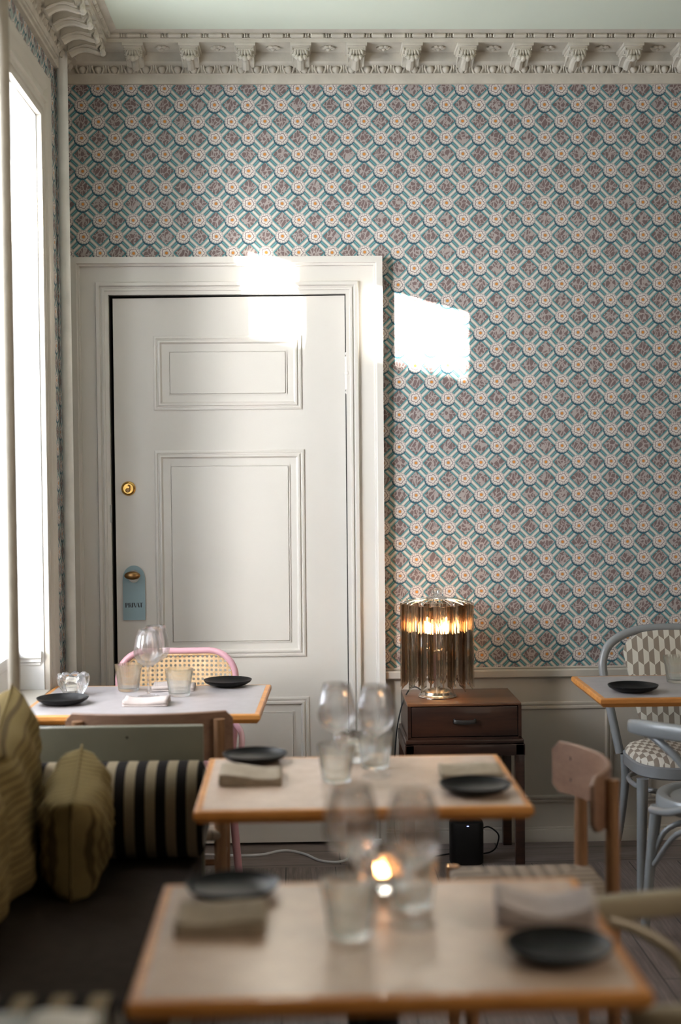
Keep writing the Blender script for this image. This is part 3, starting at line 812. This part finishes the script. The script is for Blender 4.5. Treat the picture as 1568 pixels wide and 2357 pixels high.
def patterned_chair(label, loc, rz):
    t = thing('upholstered_chair', label, 'chair', loc, rz)
    mat = 'greychair'
    half = [(-.205,-.175,.42),(-.225,-.205,.54),(-.248,-.235,.68),(-.252,-.250,.76),(-.218,-.262,.825),(-.13,-.270,.868),(0,-.272,.878)]
    bm = B(); tube(bm, smoothpts(half + [(-x, y, z) for x, y, z in half[-2::-1]], 6), .0165, 16); obj('back_hoop', bm, mat, t, True)
    # upholstered back panel, wider at the top
    def outline(z):   # half width at height
        k = (z-.44)/(.885-.44)
        wv = .10 + .075*min(1, k*1.25)**.8
        if k > .80: wv *= math.sqrt(max(0, 1 - ((k-.80)/.20)**2))*.9 + .1*(1-(k-.8)/.2)
        return max(wv, .012)
    bm = B(); rows = []; nz, nx = 26, 14
    for side, off in ((0, 1), (1, -1)):
        grid = []
        for i in range(nz+1):
            z = .44 + (.882-.44)*i/nz; hw = outline(z); yb = -.168 - .10*((z-.44)/.44)
            row = []
            for j in range(nx+1):
                u = -1 + 2*j/nx; pf = (1-abs(u)**4)*(1 - abs(2*i/nz-1)**6)
                row.append(bm.verts.new((u*hw, yb + off*(.006+.012*pf), z)))
            grid.append(row)
        rows.append(grid)
    for g in rows:
        for i in range(nz):
            for j in range(nx): bm.faces.new((g[i][j], g[i][j+1], g[i+1][j+1], g[i+1][j]))
    G0, G1 = rows
    bd = [(0, j) for j in range(nx)] + [(i, nx) for i in range(nz)] + [(nz, j) for j in range(nx, 0, -1)] + [(i, 0) for i in range(nz, 0, -1)]
    for k in range(len(bd)):
        a, b_ = bd[k], bd[(k+1) % len(bd)]
        bm.faces.new((G0[a[0]][a[1]], G0[b_[0]][b_[1]], G1[b_[0]][b_[1]], G1[a[0]][a[1]]))
    obj('back_panel', bm, 'geo', t, True)
    sq = lambda k: (lambda i, th, r, z: (r*(1/(abs(math.cos(th))**k + abs(math.sin(th))**k)**(1/k)), z))
    bm = B(); lathe(bm, [(0,.488),(.05,.488),(.12,.486),(.17,.478),(.200,.466),(.210,.452),(.210,.444),(0,.444)], 48, rf=sq(3.2)); obj('seat_cushion', bm, 'geoseat', t, True)
    bm = B(); lathe(bm, [(0,.445),(.212,.445),(.218,.440),(.218,.406),(.212,.400),(0,.400)], 48, rf=sq(3.2)); obj('seat_frame', bm, mat, t, True)
    for s in (-1, 1):
        bm = B(); tube(bm, [(s*.205,.172,.402),(s*.210,.178,.2),(s*.216,.185,0)], lambda q: .021-.0075*q, 16); obj('leg', bm, mat, t, True)
        bm = B(); tube(bm, smoothpts([(s*.190,-.165,.42),(s*.188,-.17,.30),(s*.200,-.20,.14),(s*.215,-.245,0)], 5), lambda q: .0165-.003*q, 14); obj('back_leg', bm, mat, t, True)
    bm = B(); n = 28
    tube(bm, [(.205*math.copysign(abs(math.cos(a))**.8, math.cos(a)), .195*math.copysign(abs(math.sin(a))**.8, math.sin(a)), .352) for a in [2*PI*k/n for k in range(n)]], .0095, 10, closed=True); obj('ring_stretcher', bm, mat, t, True)
    return t
patterned_chair('blue-grey bentwood chair with geometric patterned seat and back, behind the right table', (1.400, 5.065, 0), PI)

# pink cane chair
pk = thing('cane_chair', 'pink bentwood chair with cane back on the far side of the window table', 'chair', (-.443, 4.93, 0), PI)
def rrect(x0, x1, z0, z1, r, y, n=6):
    out = []
    for cx, cz, a0 in ((x1-r, z1-r, 0), (x0+r, z1-r, 90), (x0+r, z0+r, 180), (x1-r, z0+r, 270)):
        for k in range(n+1):
            a = math.radians(a0 + 90*k/n); out.append((cx + r*math.cos(a), y, cz + r*math.sin(a)))
    return out
bk = -.215
def curveback(p): return (p[0], bk + .035 - .035*(1-(p[0]/.22)**2) - .02*((p[2]-.45)/.4), p[2])
bm = B(); tube(bm, [curveback(p) for p in rrect(-.212, .212, .60, .838, .095, 0, 8)], .0115, 12, closed=True); obj('back_frame', bm, 'pink', pk, True)
bm = B(); tube(bm, [curveback(p) for p in rrect(-.198, .198, .614, .824, .083, 0, 8)], .005, 8, closed=True); obj('cane_rim', bm, 'cane', pk, True)
bm = B()
inner = rrect(-.200, .200, .612, .826, .085, 0, 8)
nx = 20; cols = []
for j in range(nx+1):
    x = -.199 + .398*j/nx
    dx = max(0, abs(x) - (.200-.085)); dz = .085 - math.sqrt(max(0, .085**2 - dx*dx))
    zb, zt_ = .612 + dz, .826 - dz
    col = []
    for i in range(9):
        z = zb + (zt_-zb)*i/8; c_ = curveback((x, 0, z)); col.append((bm.verts.new(c_), bm.verts.new((c_[0], c_[1]+.0025, c_[2]))))
    cols.append(col)
for a, b_ in zip(cols, cols[1:]):
    for i in range(8):
        for q in (0, 1): bm.faces.new((a[i][q], a[i+1][q], b_[i+1][q], b_[i][q]))
obj('cane_panel', bm, 'cane', pk, True)
for s in (-1, 1):
    bm = B(); tube(bm, smoothpts([(s*.205,-.205,.70),(s*.203,-.20,.56),(s*.195,-.19,.44),(s*.20,-.20,.22),(s*.215,-.235,0)], 5), .0145, 14); obj('back_leg', bm, 'pink', pk, True)
    bm = B(); tube(bm, [(s*.175,.17,.43),(s*.19,.185,0)], lambda q: .017-.005*q, 14); obj('leg', bm, 'pink', pk, True)
    bm = B(); tube(bm, smoothpts([(s*.205,-.19,.58),(s*.232,-.12,.555),(s*.238,0,.52),(s*.225,.06,.45)], 5), .011, 12); obj('arm_bow', bm, 'pink', pk, True)
bm = B(); lathe(bm, [(0,.445),(.175,.445),(.185,.46),(.21,.46),(.216,.45),(.216,.422),(.20,.415),(0,.415)], 40, rf=lambda i,th,r,z:(r/(abs(math.cos(th))**3+abs(math.sin(th))**3)**(1/3),z)); obj('seat', bm, 'pink', pk, True)

# ================================================================ BENCH, BOLSTERS, CUSHIONS
bn = thing('bench', 'built-in wall bench with dark brown seat and sage green end panels', 'bench', (0, 0, 0))
bm = B(); box(bm, (XL+.005, 2.03, .33), (-.278, 3.955, .45), .02, 3); obj('seat_cushion', bm, 'bench', bn, True)
bm = B(); box(bm, (XL+.005, 2.03, 0), (-.300, 3.955, .33), .004); obj('bench_base', bm, 'sage', bn)
for y0, z1 in ((3.96, .782), (1.845, .788)):
    bm = B(); box(bm, (XL+.005, y0, 0), (-.272 if y0 > 3 else -.262, y0+.028, z1), .003, 2); e_ = obj('end_panel', bm, 'sage', bn, True)
    if y0 < 3:
        bm = B(); box(bm, (XL+.005, 1.66, .770), (-.262, 1.845, .788), .003, 2); obj('end_shelf', bm, 'sage', e_, True)
    else:
        bm = B(); tube(bm, [(-.484, y0-.0012, .752), (-.484, y0+.001, .752)], .0035, 12); obj('screw_hole', bm, 'dark', e_)
def bolster(label, x0, x1, y, z, r, ph):
    t = thing('bolster', label, 'bolster cushion', (x0, y, z), 0, 'striped bolsters at the bench ends')
    L = x1-x0; bm = B(); n = 40
    secs = [(0,.86),(.006,.95),(.016,1),(L*.5,1.0),(L-.016,1),(L-.006,.95),(L,.86)]
    rings = []
    for xx, k in secs:
        rings.append([bm.verts.new((xx, r*k*math.copysign(abs(math.cos(a))**.78, math.cos(a))*.92, r*k*math.copysign(abs(math.sin(a))**.78, math.sin(a))*1.04)) for a in [2*PI*q/n for q in range(n)]])
    for A_, B_ in zip(rings, rings[1:]):
        for q in range(n): bm.faces.new((A_[q], A_[(q+1)%n], B_[(q+1)%n], B_[q]))
    obj('cover', bm, 'bolster', t, True)
    for xx in (.002, L-.002):
        bm = B()
        c0 = [bm.verts.new((xx, r*.87*.92*math.cos(a), r*.87*1.04*math.sin(a))) for a in [2*PI*q/n for q in range(n)]]
        c1 = [bm.verts.new((xx + (.012 if xx > L/2 else -.001), r*.45*math.cos(a), r*.45*math.sin(a))) for a in [2*PI*q/n for q in range(n)]]
        for q in range(n): bm.faces.new((c0[q], c0[(q+1)%n], c1[(q+1)%n], c1[q]))
        bm.faces.new(c1); obj('end_cap', bm, 'bolsterend', t, True)
    return t
bolster('cream and black striped bolster against the far sage panel of the bench', -.865, -.262, 3.845, .578, .122, 0)
bolster('cream and black striped bolster at the bottom left corner, behind the near panel', -.865, -.262, 1.998, .628, .118, 0)

def cushion(name, label, mat, w_, h_, th, loc, rot, sag=.0):
    t = thing(name, label, 'cushion', loc); t.rotation_euler = rot; t['group'] = 'olive striped scatter cushions on the bench'
    bm = B(); n = 22; G = []
    for sgn in (1, -1):
        g = []
        for i in range(n+1):
            row = []
            for j in range(n+1):
                u, v = -1+2*i/n, -1+2*j/n
                pu = 1 - .07*(1-abs(v)**2)*abs(u); pv = 1 - .07*(1-abs(u)**2)*abs(v)
                f = (max(0, 1-abs(u)**3.2)*max(0, 1-abs(v)**3.2))**.33
                wr = .006*math.sin(9*u+4*v)*f + .004*math.sin(17*v-5*u)*f
                row.append(bm.verts.new((u*w_/2*pu, v*h_/2*pv, sgn*(th/2*f) + wr)))
            g.append(row)
        G.append(g)
    for g in G:
        for i in range(n):
            for j in range(n): bm.faces.new((g[i][j], g[i+1][j], g[i+1][j+1], g[i][j+1]))
    bmesh.ops.remove_doubles(bm, verts=bm.verts, dist=.0005)
    obj('cushion_cover', bm, mat, t, 'all')
    bm = B(); P = []
    for i in range(n+1): P.append((-1+2*i/n, -1))
    for i in range(1, n+1): P.append((1, -1+2*i/n))
    for i in range(1, n+1): P.append((1-2*i/n, 1))
    for i in range(1, n): P.append((-1, 1-2*i/n))
    pts = []
    for u, v in P:
        pu = 1 - .07*(1-abs(v)**2)*abs(u); pv = 1 - .07*(1-abs(u)**2)*abs(v)
        pts.append((u*w_/2*pu, v*h_/2*pv, 0))
    tube(bm, pts, .003, 6, closed=True); obj('piping', bm, mat, t, 'all')
    return t
R_ = math.radians
# local z is the cushion's thickness axis; stood up and turned to face the aisle
cushion('scatter_cushion', 'large olive striped cushion leaning on the wall by the pole, tallest of the pile', 'olive', .44, .40, .17, (-.765, 3.66, .678), (R_(90), R_(-14), R_(93)))
cushion('scatter_cushion', 'olive cushion with curved stripes in front of the tallest cushion', 'olive', .40, .36, .17, (-.768, 3.35, .625), (R_(84), R_(-4), R_(72)))
cushion('scatter_cushion', 'small olive cushion standing in front of the striped bolster', 'olive2', .34, .27, .17, (-.566, 3.57, .612), (R_(92), R_(-13), R_(94)))
cushion('scatter_cushion', 'olive cushion cut off by the left edge of the picture', 'olive', .42, .34, .16, (-.765, 3.13, .60), (R_(90), R_(-8), R_(80)))
# white folded cloth on the near panel
def napkin(name, label, cat, mat, w_, d_, layers, th, loc, rz, wave=.003, group=None, seed=0, curl=0):
    rnd = random.Random(seed)
    # serpentine section in YZ, swept along X
    bm = B(); pts = []
    for k in range(layers):
        z = th*.5 + k*th*1.12
        ys = [(-d_/2 + d_*q/8) for q in range(9)]
        if k % 2: ys = ys[::-1]
        sh = rnd.uniform(-.004, .004)
        pts += [(y*(1 - .015*k) + sh, z) for y in ys]
    P = pts; nx = 14
    ph = rnd.uniform(0, 6)
    top, bot = [], []
    N = len(P)
    L = []
    for i, (y, z) in enumerate(P):
        a = P[max(0, i-1)]; b_ = P[min(N-1, i+1)]; ty, tz = b_[0]-a[0], b_[1]-a[1]; l = math.hypot(ty, tz) or 1
        ny, nz_ = -tz/l, ty/l
        L.append((y, z, ny, nz_))
    grid = []
    for j in range(nx+1):
        x = -w_/2 + w_*j/nx
        ra, rb = [], []
        for y, z, ny, nz_ in L:
            lift = wave*(z/(th*layers))*(math.sin(x/w_*5+ph) + .6*math.sin(y/d_*6+x/w_*3)) + curl*(z/(th*layers))*((x/w_*2)**2)
            lift = max(lift, -z*.3)
            ra.append(bm.verts.new((x, y+ny*th*.5, z+nz_*th*.5+lift))); rb.append(bm.verts.new((x, y-ny*th*.5, z-nz_*th*.5+lift)))
        grid.append((ra, rb))
    for A_, B_ in zip(grid, grid[1:]):
        for q in (0, 1):
            for i in range(N-1): bm.faces.new((A_[q][i], A_[q][i+1], B_[q][i+1], B_[q][i]))
        for i in (0, N-1): bm.faces.new((A_[0][i], A_[1][i], B_[1][i], B_[0][i]))
    for e_ in (grid[0], grid[-1]):
        for i in range(N-1): bm.faces.new((e_[0][i], e_[0][i+1], e_[1][i+1], e_[1][i]))
    mnz = min(v.co.z for v in bm.verts)
    for v in bm.verts: v.co.z -= mnz
    o = obj(name, bm, mat, None, 'all', loc); o.rotation_euler = (0, 0, rz); tag(o, label, cat, group); return o
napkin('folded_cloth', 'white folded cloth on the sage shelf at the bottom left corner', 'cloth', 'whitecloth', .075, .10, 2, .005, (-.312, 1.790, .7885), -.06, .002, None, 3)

# ================================================================ TABLEWARE
z0 = TZ + .0002
GN = 'folded linen napkins on the tables'
nk = [
 ('folded linen napkin at the front edge of the window table, before the wine glasses', 'napkinw', .145, .105, 3, .0048, (-.497, 4.600), -.02),
 ('folded linen napkin at the back of the window table, behind the glasses', 'napkinw', .145, .105, 3, .0048, (-.435, 4.905), .0),
 ('folded beige napkin at the left of the middle table', 'napkin', .152, .150, 4, .0045, (-.122, 3.470), .0),
 ('folded beige napkin at the right of the middle table, behind the black plate', 'napkin', .150, .135, 4, .0045, (.418, 3.455), -.03),
 ('folded beige napkin at the left of the foreground table', 'napkin', .148, .125, 4, .0048, (-.134, 2.365), -.02),
 ('rumpled pale napkin at the right of the foreground table', 'napkinw', .165, .130, 4, .0055, (.412, 2.375), -.10),
]
for i, (lb, mt_, a, b_, n, th, (x, y), rz) in enumerate(nk):
    napkin('napkin', lb, 'napkin', mt_, a, b_, n, th, (x, y, z0), rz, .004, GN, i+5, .016 if i == 5 else .003)

pl = obj('plate', (lambda b_: (lathe(b_, [(0,.0035),(.030,.0035),(.050,.005),(.066,.010),(.078,.0175),(.083,.0225),(.0845,.0225),(.0845,.0215),(.080,.0145),(.066,.006),(.050,.0015),(.046,0),(0,0)], 56), b_)[1])(B()), 'plate', None, True)
GP = 'small matte black side plates'
PL = [((.403, 2.185), 'black side plate at the right of the foreground table, nearest plate to the camera'),
      ((-.124, 2.535), 'black side plate at the back left of the foreground table'),
      ((-.119, 3.685), 'black side plate at the back left corner of the middle table'),
      ((.410, 3.300), 'black side plate before the napkin at the right of the middle table'),
      ((-.773, 4.630), 'black side plate at the front left corner of the window table'),
      ((-.252, 4.965), 'black side plate at the back right of the window table'),
      ((1.122, 4.725), 'black side plate on the grey table at the right')]
for i, ((x, y), lb) in enumerate(PL):
    o = pl if i == 0 else pl.copy()
    if i: C.objects.link(o)
    o.location = (x, y, z0); tag(o, lb, 'plate', GP)

# ribbed tumbler
def tumbler_mesh(ribs=36):
    H = .086
    out = [(0,0),(.024,0),(.0305,.002),(.032,.006),(.0345,.030),(.0385,.060),(.0415,.074),(.0425,.080),(.0428,H)]
    inn = [(.0412,H+.0002),(.0405,.078),(.036,.055),(.0315,.030),(.0285,.014),(.022,.010),(0,.0095)]
    nO = len(out)
    def rf(i, th, r, z):
        if 2 <= i <= 6 and i < nO: return (r*(1 + .020*abs(math.cos(th*ribs/2))), z)
        return (r, z)
    bm = B(); lathe(bm, out + inn, 144, rf=rf); return bm
tb = obj('tumbler', tumbler_mesh(), 'greenglass', None, True)
GT = 'ribbed glass tumblers'
TB = [((.078, 2.300), 'ribbed glass tumbler at the front of the glasses on the foreground table'),
      ((.192, 2.445), 'ribbed glass tumbler behind the right wine glass on the foreground table'),
      ((.087, 3.430), 'ribbed glass tumbler left of its twin on the middle table'),
      ((.190, 3.580), 'ribbed glass tumbler behind the right wine glass on the middle table'),
      ((-.588, 4.875), 'ribbed glass tumbler left of the wine glasses on the window table'),
      ((-.404, 4.755), 'ribbed glass tumbler right of the wine glasses on the window table'),
      ((1.318, 4.900), 'ribbed glass tumbler on the grey table at the right')]
for i, ((x, y), lb) in enumerate(TB):
    o = tb if i == 0 else tb.copy()
    if i: C.objects.link(o)
    o.location = (x, y, z0); o.scale = (1.09, 1.09, 1.08); tag(o, lb, 'glass', GT)

# wine glass: bowl, stem, foot
def wineglass(loc, label):
    t = thing('wine_glass', label, 'wine glass', loc, 0, 'stemmed wine glasses')
    bm = B()
    out = [(0,.098),(.006,.0985),(.018,.104),(.034,.115),(.0440,.129),(.0485,.145),(.0485,.156),(.0455,.178),(.039,.205),(.0335,.226)]
    inn = [(.0325,.2262),(.0380,.205),(.0445,.178),(.0475,.156),(.0475,.145),(.0430,.130),(.033,.1165),(.017,.106),(0,.102)]
    lathe(bm, out + inn, 48); obj('bowl', bm, 'glass', t, 'all')
    bm = B(); lathe(bm, [(0,.010),(.0055,.010),(.0038,.020),(.0034,.055),(.0040,.085),(.0062,.0975),(0,.0978)], 20); obj('stem', bm, 'glass', t, 'all')
    bm = B(); lathe(bm, [(0,0),(.037,0),(.0375,.0012),(.036,.0022),(.020,.0045),(.009,.0075),(.0055,.0100),(0,.0102)], 44); obj('foot', bm, 'glass', t, True)
    return t
w0 = wineglass((.187, 2.350, z0), 'wine glass right of its twin on the foreground table')
for (x, y), lb in (((.086, 2.405), 'wine glass left of its twin on the foreground table, above the front tumbler'),
                   ((.187, 3.490), 'wine glass right of its twin on the middle table'),
                   ((.092, 3.530), 'wine glass left of its twin on the middle table'),
                   ((-.507, 4.755), 'wine glass nearer to the camera of the two on the window table'),
                   ((-.492, 4.865), 'wine glass farther from the camera of the two on the window table')):
    dup(w0, (x, y, z0), 0, lb)

# crystal flower candle holder with a tealight
def candle_holder(loc, label, lit=True):
    t = thing('candle_holder', label, 'candle holder', loc, 0, 'crystal flower candle holders')
    def rf(i, th, r, z):
        if i <= 8:
            k = max(0, (z-.008)/.067); lob = abs(math.cos(th*4))
            return (r*(1 + (.10*(lob-.5))*(.4+k)), z + (.009*(lob-.6) if z > .05 else 0))
        return (r, z)
    prof = [(0,0),(.026,0),(.031,.003),(.040,.018),(.049,.036),(.053,.052),(.052,.063),(.048,.071),(.042,.073),(.036,.066),(.030,.052),(.0265,.040),(.0245,.028),(.0245,.022),(0,.021)]
    bm = B(); lathe(bm, prof, 48, rf=rf); obj('petal_bowl', bm, 'crystal', t, False)
    bm = B(); lathe(bm, [(0,.0222),(.0195,.0222),(.0195,.036),(.0185,.036),(.0185,.033),(0,.0335)], 28); tl = obj('tealight', bm, 'wax', t, True)
    if lit:
        bm = B(); lathe(bm, [(0,.0340),(.0025,.036),(.0038,.040),(.0032,.045),(.0014,.050),(0,.053)], 16); obj('flame', bm, 'flame', tl, 'all')
    return t
candle_holder((.150, 2.546, z0), 'crystal flower candle holder with lit tealight on the foreground table')
candle_holder((.140, 3.660, z0), 'crystal flower candle holder behind the glasses on the middle table', False)
candle_holder((-.765, 4.800, z0), 'crystal flower candle holder on the window table, behind the left black plate', False)

# ================================================================ CABINET, LAMP, SPEAKER, CABLES
cb = thing('side_cabinet', 'dark mahogany box with one drawer standing on its own four-legged base', 'cabinet', (.610, 5.215, 0))
hw = .2115
bm = B(); box(bm, (-hw, 0, .610), (hw, .345, .620), .002); obj('cabinet_top', bm, 'browntop', cb, True)
bm = B(); box(bm, (-hw, 0, .490), (-hw+.012, .345, .610)); box(bm, (hw-.012, 0, .490), (hw, .345, .610)); box(bm, (-hw, .33, .49), (hw, .345, .61)); box(bm, (-hw, .0, .484), (hw, .345, .494)); obj('carcase', bm, 'brown', cb)
bm = B(); box(bm, (-hw+.014, .002, .497), (hw-.014, .03, .607), .002); dw = obj('drawer', bm, 'brown', cb, True)
bm = B(); tube(bm, smoothpts([(-.038,.0,.556),(-.036,-.014,.554),(0,-.018,.552),(.036,-.014,.554),(.038,.0,.556)], 5), 1, 12, flat=(.004, .008)); obj('handle', bm, 'leather', dw, True)
bm = B(); box(bm, (-hw-.008, -.008, .470), (hw+.008, .350, .486), .004); box(bm, (-hw-.012, -.010, .425), (hw+.012, .010, .468), .003); box(bm, (-hw-.012, .33, .425), (hw+.012, .35, .468), .003); box(bm, (-hw-.012, 0, .425), (-hw+.006, .35, .468), .003); box(bm, (hw-.006, 0, .425), (hw+.012, .35, .468), .003)
obj('base_frame', bm, 'brown', cb, True)
for sx_ in (-1, 1):
    for yy in (0, 1):
        x0 = sx_*(hw+.010) - (.034 if sx_ > 0 else 0); y0 = -.010 if yy == 0 else .318
        bm = B(); box(bm, (x0, y0, 0), (x0+.034, y0+.034, .468), .003); obj('leg', bm, 'brown', cb, True)

lp = thing('prism_lamp', 'table lamp with a ring of smoked glass prisms and chrome base on the dark cabinet', 'table lamp', (.525, 5.375, .6205))
bm = B(); lathe(bm, [(0,0),(.073,0),(.074,.004),(.070,.010),(.066,.012),(.062,.022),(.040,.030),(.014,.034),(0,.034)], 48); obj('lamp_base', bm, 'silver', lp, True)
bm = B(); tube(bm, [(0,0,.03), (0,0,.385)], .007, 14); obj('stem', bm, 'chrome', lp, True)
bm = B(); lathe(bm, [(0,.372),(.045,.372),(.046,.375),(.040,.381),(.012,.387),(0,.387)], 36)
NP = 30
for k in range(NP):
    a = 2*PI*k/NP; ro = .128 if k % 2 == 0 else .106
    tube(bm, smoothpts([(.03*math.cos(a),.03*math.sin(a),.377),(.08*math.cos(a),.08*math.sin(a),.372),((ro)*math.cos(a),(ro)*math.sin(a),.362),((ro+.006)*math.cos(a),(ro+.006)*math.sin(a),.356),((ro+.008)*math.cos(a),(ro+.008)*math.sin(a),.370)], 3), .0016, 6)
tube(bm, [(.100*math.cos(a), .100*math.sin(a), .366) for a in [2*PI*k/40 for k in range(40)]], .0015, 6, closed=True)
obj('wire_crown', bm, 'chrome', lp, True)
for k in range(NP):
    a = 2*PI*k/NP; ro = .128 if k % 2 == 0 else .104; zt_ = .357 if k % 2 == 0 else .352; zb_ = .050 if k % 2 == 0 else .066
    bm = B(); sec = []
    for q in range(3):
        b0 = a + q*2*PI/3
        for da, rr in ((-.16, .0135), (.16, .0135), (PI/3, .0042)):
            sec.append((rr*math.cos(b0+da), rr*math.sin(b0+da)))
    cx, cy = ro*math.cos(a), ro*math.sin(a)
    tp = [bm.verts.new((cx+u, cy+v, zt_)) for u, v in sec]
    bt = [bm.verts.new((cx+u, cy+v, zb_ + (u*math.cos(a)+v*math.sin(a))*-1.2)) for u, v in sec]
    bm.faces.new(tp); bm.faces.new(bt[::-1])
    for i in range(9): bm.faces.new((tp[i], bt[i], bt[(i+1)%9], tp[(i+1)%9]))
    obj('glass_prism', bm, 'clearprism' if k % 5 in (0, 2, 3) else 'smoked', lp)
bm = B(); lathe(bm, [(0,.386),(.012,.386),(.020,.392),(.021,.400),(.015,.412),(.007,.420),(0,.422)], 60, rf=lambda i,th,r,z:(r*(1+.10*math.cos(th*10)),z)); obj('finial', bm, 'crystal', lp, True)
for k in range(5):
    a = 2*PI*k/5 + .3
    bm = B(); r = bmesh.ops.create_uvsphere(bm, u_segments=16, v_segments=10, radius=.016)
    for v in bm.verts: v.co = Vector((v.co.x + .052*math.cos(a), v.co.y + .052*math.sin(a), v.co.z*1.2 + .262))
    obj('bulb', bm, 'bulb', lp, 'all')
    bm = B(); tube(bm, [(.052*math.cos(a), .052*math.sin(a), .18), (.052*math.cos(a), .052*math.sin(a), .246)], .009, 12); tube(bm, [(0,0,.17), (.052*math.cos(a), .052*math.sin(a), .185)], .004, 8); obj('socket', bm, 'chrome', lp, True)

def cable(name, label, pts, r, mat, n=8):
    bm = B(); tube(bm, smoothpts(pts, n), r, 8); return tag(obj(name, bm, mat, None, 'all'), label, 'cable')
cable('lamp_cable', 'black lamp flex hanging down the left side of the cabinet to the floor', [(.470,5.40,.640),(.440,5.42,.652),(.412,5.43,.625),(.385,5.43,.55),(.367,5.43,.43),(.362,5.44,.25),(.368,5.45,.05),(.42,5.44,.006),(.50,5.40,.005)], .0028, 'blackp')
spk = thing('speaker', 'black rounded wireless speaker on the floor beneath the dark cabinet', 'speaker', (.625, 5.315, 0))
bm = B(); sqf = lambda i,th,r,z: (r/(abs(math.cos(th))**3.4+abs(math.sin(th)/.82)**3.4)**(1/3.4), z)
lathe(bm, [(0,0),(.060,0),(.063,.004),(.0635,.150),(.061,.157),(.054,.1605),(0,.161)], 56, rf=sqf); obj('speaker_body', bm, 'blackp', spk, True)
bm = B(); box(bm, (-.004,-.0535,.1475), (.004,-.0505,.1505)); obj('status_light', bm, 'led', spk)
cable('speaker_cable', 'black cable looping behind the floor speaker', [(.685,5.34,.12),(.715,5.34,.125),(.748,5.34,.10),(.752,5.35,.07),(.735,5.36,.03),(.69,5.40,.006),(.60,5.42,.005),(.50,5.38,.005),(.42,5.40,.005)], .003, 'blackp')
cable('white_cable', 'white cable trailing over the floor in front of the door', [(-.60,5.40,.004),(-.42,5.46,.004),(-.25,5.44,.004),(-.157,5.445,.004),(-.066,5.50,.004),(.01,5.447,.004),(.076,5.346,.004),(.16,5.34,.004),(.24,5.50,.004)], .0055, 'wire')
bm = B(); box(bm, (-.004,-.008,.03), (.004,0,.40), .001); box(bm, (-.018,-.022,0.0), (.018,0,.035), .004); o = obj('cable_trunking', bm, 'pipe', None, True, (.300, YB-.047, 0)); tag(o, 'thin white cable trunking with small box low on the door casing', 'cable trunking')
